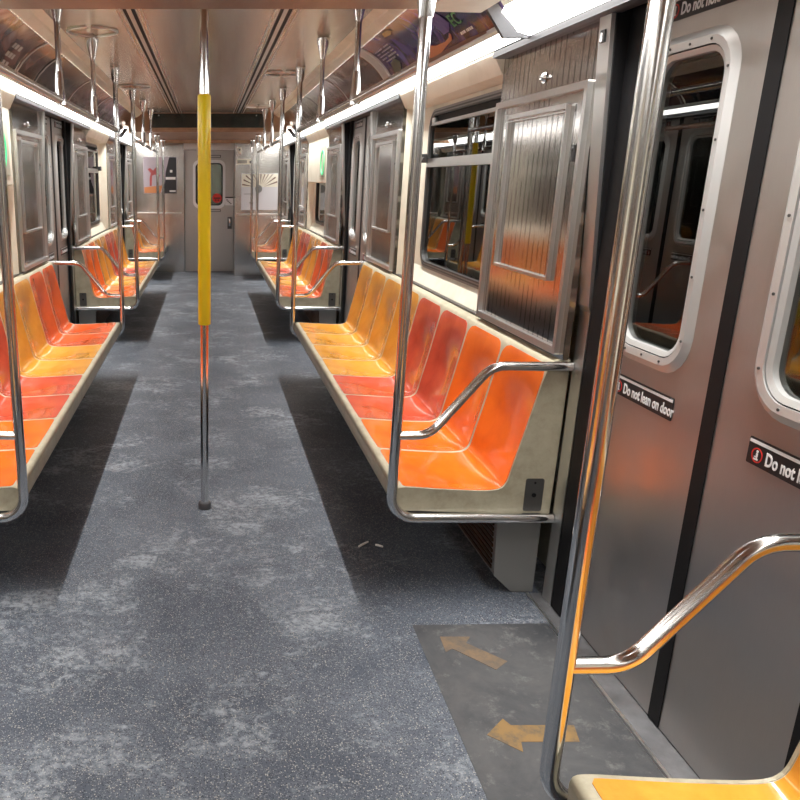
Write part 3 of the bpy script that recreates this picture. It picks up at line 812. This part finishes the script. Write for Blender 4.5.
make_bench(1, NEAR(2) + .02, 12.49, [SO], 'single orange seat bench against the end cabinet on the right')
make_bench(-1, NEAR(2) + .02, YEND - .01, [SO, SY], 'two seat bench in the far left corner by the poster')
make_bench(1, FAR(-1) - 1.30, FAR(-1) - .045, [SO, SY, SY], 'amber seat bench in the lower right foreground')
make_bench(-1, FAR(-1) - 1.28, FAR(-1) - .02, [SR, SY, SY], 'short bench left of the viewpoint, mirrored in the windows')

# heater covers under the benches
mat('heater_grey', (0.22, 0.22, 0.215), .5, .3)
def heater(s, y0, y1, lab):
    root = thing('heater_cover', lab, 'heater', (s * 1.15, (y0 + y1) / 2, 0), 0 if s > 0 else PI, 'heater covers under the benches')
    L = (y1 - y0) / 2
    bm = bmesh.new(); pts = [(-.085, .30), (-.075, .07), (-.005, .003), (.075, .003), (.075, .30)]
    prism_y(bm, pts, -L + .012, L - .012); link_mesh('casing', bm, MATS['heater_grey'], root)
    bm = bmesh.new()
    for t in range(9):
        z = .085 + t * .022; x = -.077 - (z - .07) / .23 * .010
        box(bm, x - .004, x + .004, -L + .03, L - .03, z, z + .012)
    link_mesh('grille', bm, BROWNG, root)
    for e in (-1, 1):
        bm = bmesh.new(); prism_y(bm, [(x - .002 if x < 0 else x, z) for x, z in pts], min(e * L, e * (L - .012)), max(e * L, e * (L - .012)))
        link_mesh('end_cap', bm, MATS['heater_grey'], root)
for s in (1, -1):
    heater(s, NEAR(0) + .04, FAR(0) - .04, 'grey heater cover on the floor under the nearest long bench on the ' + side[s])
    heater(s, NEAR(1) + .04, FAR(1) - .04, 'grey heater cover on the floor under the middle bench on the ' + side[s])
    heater(s, NEAR(2) + .04, 12.48 if s > 0 else 13.04, 'grey heater cover under the far end seats on the ' + side[s])
    heater(s, -.1, FAR(-1) - .04, 'grey heater cover under the foreground bench on the ' + side[s])

# ================================================================== GRAB POLES
def make_pole(ztop):
    root = thing('grab_pole', 'x', 'grab pole', (.66, 0, 0), 0, 'chrome grab poles at the bench ends')
    bm = bmesh.new()
    tube(bm, fillet([(0, 0, ztop), (0, 0, .323), (.583, 0, .323)], .085, 10), .0185, 20)
    link_mesh('pole', bm, CHROME, root, smooth=True, auto=50)
    bm = bmesh.new()
    tube(bm, fillet([(0, 0, .635), (.115, 0, .637), (.31, 0, .885), (.583, 0, .885)], [.09, .09], 8), .0165, 20)
    link_mesh('arm_rail', bm, CHROME, root, smooth=True, auto=50)
    bm = bmesh.new(); lathe(bm, [(.022, ztop - .115), (.024, ztop - .10), (.033, ztop - .03), (.036, ztop - .012), (.030, ztop)])
    link_mesh('ceiling_socket', bm, CHROME, root, smooth=True, auto=40)
    return root
pp = {}
spots = []
for s in (1, -1):
    for y, z, lab in ((FAR(-1), ZLO, 'chrome grab pole at the foreground bench'), (NEAR(0), ZLO, 'chrome grab pole at the near end of the nearest long bench'), (FAR(0), ZHI, 'chrome grab pole at the far end of the nearest long bench'),
                      (NEAR(1), ZHI, 'chrome grab pole at the near end of the middle bench'), (FAR(1), ZLO - .02, 'chrome grab pole at the far end of the middle bench'), (NEAR(2), ZLO - .02, 'chrome grab pole beside the far end seats')):
        lb = lab + ' on the ' + side[s]; loc = (s * .66, y, 0)
        if z not in pp: pp[z] = make_pole(z); pp[z].location = loc; pp[z].rotation_euler = (0, 0, 0 if s > 0 else PI); pp[z]['label'] = lb
        else: dup(pp[z], loc, 0 if s > 0 else PI, lb)
# centre pole
root = thing('centre_pole', 'chrome floor to ceiling pole with a yellow sleeve in the middle of the aisle', 'grab pole', (-.014, 3.39, 0))
bm = bmesh.new(); tube(bm, [(0, 0, .012), (0, 0, ZHI)], .0185, 24); link_mesh('pole', bm, CHROME, root, smooth=True, auto=50)
bm = bmesh.new(); lathe(bm, [(.0245, .880), (.0275, .884), (.0275, 1.824), (.0255, 1.83), (.022, 1.833)], seg=28)
link_mesh('yellow_sleeve', bm, YELLOW, root, smooth=True, auto=50)
bm = bmesh.new(); lathe(bm, [(.030, 0), (.030, .026), (.027, .032), (.0195, .036)]); link_mesh('floor_flange', bm, CHANNEL, root, smooth=True, auto=40)
bm = bmesh.new(); lathe(bm, [(.022, ZHI - .08), (.034, ZHI - .02), (.034, ZHI)]); link_mesh('ceiling_flange', bm, CHROME, root, smooth=True, auto=40)

dup(root, (-.014, 7.85, 0), 0, 'second chrome pole with a yellow sleeve, farther down the aisle behind the first')
root['group'] = 'yellow sleeved poles in the aisle'
for o_ in SC.objects:
    if o_.name.startswith('centre_pole'): o_['group'] = 'yellow sleeved poles in the aisle'

# ================================================================== OVERHEAD RAILS
def make_rail(L, zc, hs):
    root = thing('overhead_rail', 'x', 'rail', (.66, 0, 1.84), 0, 'overhead rails above the bench edges')
    bm = bmesh.new(); tube(bm, [(0, -L / 2 + .012, 0), (0, L / 2 - .012, 0)], .016, 16); link_mesh('rail', bm, CHROME, root, smooth=True, auto=50)
    for y in hs:
        bm = bmesh.new(); tube(bm, [(0, y, .0), (0, y, zc - 1.84 - .03)], .0135, 14)
        lathe(bm, [(.015, zc - 1.84 - .12), (.018, zc - 1.84 - .10), (.038, zc - 1.84 - .028), (.040, zc - 1.84 - .012), (.028, zc - 1.84)], 0, y)
        lathe(bm, [(.024, -.02), (.024, .02), (.020, .05), (.0165, .12)], 0, y)
        link_mesh('hanger', bm, CHROME, root, smooth=True, auto=40)
    return root
rl = None
for s in (1, -1):
    for k in (0, 1):
        lb = 'chrome overhead rail on two hangers above the %s bench on the %s' % (('nearest long', 'middle')[k], side[s]); loc = (s * .66, (NEAR(k) + FAR(k)) / 2, 1.84)
        if rl is None: rl = make_rail(FAR(0) - NEAR(0), ZHI, (-.555, .545)); rl.location = loc; rl['label'] = lb
        else: dup(rl, loc, 0 if s > 0 else PI, lb)

# ================================================================== DISPLAY AND FAR END
root = thing('display_sign', 'long dark electronic message display across the ceiling step', 'display', (0, YB1, 2.10), 0)
bm = bmesh.new(); bevbox(bm, -.72, .72, -.05, .0, -.022, .178, .003); link_mesh('housing', bm, CEILL, root)
bm = bmesh.new(); box(bm, -.705, .705, -.056, -.048, .008, .172); link_mesh('screen', bm, DISP, root)
bm = bmesh.new()
for x in (-.60, .60): tube(bm, [(x, -.06, .15), (x, -.05, .15)], .008, 10)
link_mesh('screws', bm, STEELB, root)
# end walls
bm = bmesh.new(); box(bm, -1.21, -.42, YEND, YEND + .06, 0, 2.07); box(bm, -1.36, 1.36, YEND + .2, YEND + .26, 0, 2.3); box(bm, -.42, -.385, YEND - .01, YEND + .2, 0, 2.07)
tag(link_mesh('wall_end_left', bm, STEEL), kind='structure')
bm = bmesh.new(); box(bm, .43, 1.36, 12.50, YEND + .2, 0, 2.07)
tag(link_mesh('wall_end_right', bm, STEEL), kind='structure')
bm = bmesh.new(); bevbox(bm, -1.18, -.43, YEND - .03, YEND, .955, .975, .004); trim(bm, STEELB)
bm = bmesh.new(); bevbox(bm, .46, 1.19, 12.47, 12.50, .955, .975, .004); trim(bm, STEELB)
bm = bmesh.new(); box(bm, -.385, .43, YEND + .04, YEND + .2, 1.955, 2.07); box(bm, -.40, .43, YEND + .0, YEND + .05, 1.975, 1.99); trim(bm, STEELB)
bm = bmesh.new(); box(bm, -1.2, 1.2, YEND - .75, YEND - .70, 2.02, 2.07); trim(bm, CEILL)
bm = bmesh.new(); box(bm, -.38, .43, YEND - .02, YEND + .19, 0, .012); trim(bm, SILLM)
# end door
d = thing('door_13', None, None, (.025, YEND + .1, .012), 0, kind='structure')
bm = bmesh.new()
ringplate(bm, rrect(-.40, .40, 0, 1.93, .0005), rrect(-.25, .25, 1.04, 1.76, .09), -.02, .02, 'y'); link_mesh('door_leaf', bm, STEELV, d)
bm = bmesh.new(); ringplate(bm, rrect(-.265, .265, 1.02, 1.785, .105), rrect(-.215, .215, 1.075, 1.73, .07), -.032, .0, 'y'); fr = link_mesh('window_frame', bm, WHITE, d)
bm = bmesh.new(); ringplate(bm, rrect(-.222, .222, 1.068, 1.737, .075), rrect(-.205, .205, 1.085, 1.72, .06), -.034, .0, 'y'); link_mesh('gasket', bm, RUBBER, fr)
bm = bmesh.new(); plate(bm, rrect(-.22, .22, 1.07, 1.735, .07), .0, .005, 'y'); link_mesh('window_pane', bm, glassmat('end_door_glass', (.85, .9, .88), 1.5), d)
for z in (1.84, .985):
    bm = bmesh.new(); ringplate(bm, rrect(-.19, .19, z - .02, z + .02, .002, 2), rrect(-.18, .18, z - .012, z + .012, .002, 2), -.024, -.02, 'y'); box(bm, -.15, .0, -.023, -.02, z - .006, z + .006)
    link_mesh('notice_plate', bm, BLACKP, d)
bm = bmesh.new(); plate(bm, [(.13 + .075 * math.cos(a * PI / 12), 1.185 + .075 * math.sin(a * PI / 12)) for a in range(24)], -.038, -.035, 'y'); st = link_mesh('round_red_sticker', bm, REDP, d)
bm = bmesh.new(); box(bm, .075, .185, -.040, -.038, 1.175, 1.195); box(bm, .10, .12, -.040, -.038, 1.14, 1.165); box(bm, .14, .16, -.040, -.038, 1.14, 1.165); link_mesh('sticker_bar', bm, BLACKP, st)
bm = bmesh.new(); box(bm, .265, .395, -.024, -.02, 1.07, 1.2); st = link_mesh('white_notice', bm, WHITE, d)
bm = bmesh.new(); box(bm, .265, .395, -.026, -.024, 1.185, 1.205); 
for a, b in ((.28, 1.15), (.30, 1.13), (.32, 1.11), (.34, 1.09)): box(bm, a, a + .03, -.026, -.024, b, b + .012)
link_mesh('notice_print', bm, BLACKP, st)
bm = bmesh.new(); bevbox(bm, .305, .375, -.03, -.02, .69, .885, .005); hp = link_mesh('handle_plate', bm, MATS['bracket_steel'], d)
bm = bmesh.new(); tube(bm, [(.34, -.032, .80), (.34, -.07, .80)], .012, 12); bevbox(bm, .325, .355, -.085, -.065, .74, .86, .006); link_mesh('door_handle', bm, CHROME, hp, smooth=True, auto=40)
# posters
root = thing('wall_poster', 'lilac poster with a red figure and a black panel on the far left wall', 'poster', (-.77, YEND - .006, 1.55))
bm = bmesh.new(); bevbox(bm, -.27, .27, 0, .006, -.28, .29, .002); link_mesh('sheet', bm, POSTP, root)
bm = bmesh.new(); plate(bm, [(.02, -.278), (.265, -.278), (.265, .285), (.15, .285), (.09, .05), (.08, -.1)], -.002, .0, 'y'); link_mesh('black_area', bm, POSTK, root)
bm = bmesh.new(); plate(bm, [(-.26, -.27), (.0, -.27), (.04, -.15), (-.26, -.18)], -.002, .0, 'y'); link_mesh('tan_area', bm, SKIN, root)
bm = bmesh.new()
plate(bm, [(-.17, -.16), (-.14, -.16), (-.13, .0), (-.08, .02), (-.02, -.02), (-.0, .0), (-.05, .06), (-.03, .11), (-.07, .13), (-.11, .08), (-.16, .12), (-.2, .1), (-.15, .04), (-.17, -.04)], -.003, .0, 'y'); link_mesh('red_figure', bm, mat('muted_red', (.38, .08, .08), .5), root)
bm = bmesh.new(); box(bm, .09, .25, -.003, -.001, -.06, -.02); box(bm, .15, .25, -.003, -.001, -.25, -.23); box(bm, .16, .2, -.003, -.001, .05, .09); link_mesh('white_print', bm, WHITE, root)
root = thing('wall_poster', 'white poster with dark sun rays on the right end cabinet', 'poster', (.815, 12.494, 1.30))
bm = bmesh.new(); bevbox(bm, -.29, .28, 0, .006, -.27, .28, .002); link_mesh('sheet', bm, POSTW, root)
bm = bmesh.new(); box(bm, -.285, .275, -.001, .001, .08, .275); ry = link_mesh('cream_sky', bm, CREAM, root)
bm = bmesh.new()
for a in range(15, 170, 14):
    r_ = math.radians(a); r2_ = math.radians(a + 4); R_ = .27 if 50 < a < 130 else .30
    pts = [(.0 + .06 * math.cos(r_), .07 + .05 * math.sin(r_)), (R_ * math.cos(r_) * .93, .07 + min(.2, R_ * math.sin(r_))), (R_ * math.cos(r2_) * .93, .07 + min(.2, R_ * math.sin(r2_)))]
    plate(bm, pts, -.003, -.001, 'y')
link_mesh('sun_rays', bm, MATS['poster_brown'] if 'poster_brown' in MATS else mat('poster_brown', (.16, .07, .05), .3), root)
bm = bmesh.new(); plate(bm, [(-.02 + .055 * math.cos(a * PI / 10), .05 + .06 * math.sin(a * PI / 10)) for a in range(20)], -.004, -.001, 'y'); link_mesh('grey_disc', bm, MATS['heater_grey'], root)
bm = bmesh.new(); box(bm, -.25, -.1, -.003, .0, -.03, -.022); box(bm, -.16, -.1, -.003, .0, -.17, -.15); link_mesh('small_print', bm, MATS['heater_grey'], root)
root = thing('intercom_panel', 'small grey intercom panel above the white poster on the end cabinet', 'intercom', (.58, 12.49, 1.76))
bm = bmesh.new(); bevbox(bm, -.13, .13, 0, .01, -.045, .04, .003); link_mesh('face_plate', bm, CREAM, root)
bm = bmesh.new()
for i in range(9): box(bm, -.115 + i * .016, -.107 + i * .016, -.003, 0, -.028, .018)
link_mesh('speaker_slots', bm, GASKET, root)
bm = bmesh.new(); tube(bm, [(.085, -.012, -.01), (.085, 0, -.01)], .02, 14); link_mesh('button', bm, GASKET, root)
root = thing('key_switch', 'little square key switch high on the right end cabinet', 'switch', (.49, 12.49, 1.92))
bm = bmesh.new(); bevbox(bm, -.03, .03, 0, .01, -.045, .045, .003); link_mesh('face_plate', bm, CREAM, root)
bm = bmesh.new(); tube(bm, [(0, -.01, .01), (0, 0, .01)], .014, 12); link_mesh('key_lock', bm, GASKET, root)

# ================================================================== FLOOR MARKINGS AND LITTER
bm = bmesh.new()
vs_ = [(.70, 1.35), (1.195, 1.35), (1.195, 2.395), (.716, 2.385)]
a_ = [bm.verts.new((x, y, .0)) for x, y in vs_]; b_ = [bm.verts.new((x, y, .0015)) for x, y in vs_]
bm.faces.new(a_); bm.faces.new(b_[::-1])
for i in range(4): bm.faces.new((a_[i], a_[(i + 1) % 4], b_[(i + 1) % 4], b_[i]))
tag(link_mesh('floor_mat', bm, MATM), 'smooth dark rubber mat patch on the floor inside the nearest right doorway', 'mat')
def arrow(pts, m, lab):
    cx = sum(p[0] for p in pts) / len(pts); cy = sum(p[1] for p in pts) / len(pts)
    bm = bmesh.new(); plate(bm, [(x - cx, y - cy) for x, y in pts], .0, .0008, 'y')
    bm.transform(Matrix(((1, 0, 0, 0), (0, 0, 1, 0), (0, 1, 0, 0), (0, 0, 0, 1))))
    o = link_mesh('floor_arrow', bm, m, loc=(cx, cy, .0016)); tag(o, lab, 'arrow', 'yellow arrows on the doorway mat')
arrow([(.783, 1.828), (.852, 1.896), (.865, 1.868), (1.045, 1.868), (1.03, 1.800), (.868, 1.800), (.858, 1.760)], ARROW, 'bright yellow floor arrow pointing left, nearer of the two, partly behind the pole')
arrow([(.791, 2.312), (.893, 2.312), (.868, 2.275), (.968, 2.172), (.916, 2.127), (.812, 2.242), (.784, 2.222)], ARROWF, 'faded tan floor arrow pointing to the far left, farther of the two')
def scrap(x, y, l, rz, lab):
    bm = bmesh.new(); tube(bm, [(-l / 2, 0, 0), (-l / 6, .001, .0), (l / 2, 0, 0)], [.0045, .0052, .0042], 10)
    o = link_mesh('paper_scrap', bm, PAPER, smooth=True, auto=50, loc=(x, y, .0052), rz=rz); tag(o, lab, 'litter', 'white scraps on the floor')
scrap(.664, 3.0, .065, .75, 'longer white scrap on the dark floor under the right bench edge')
scrap(.727, 2.985, .033, -.6, 'shorter white scrap on the dark floor right of the longer one')
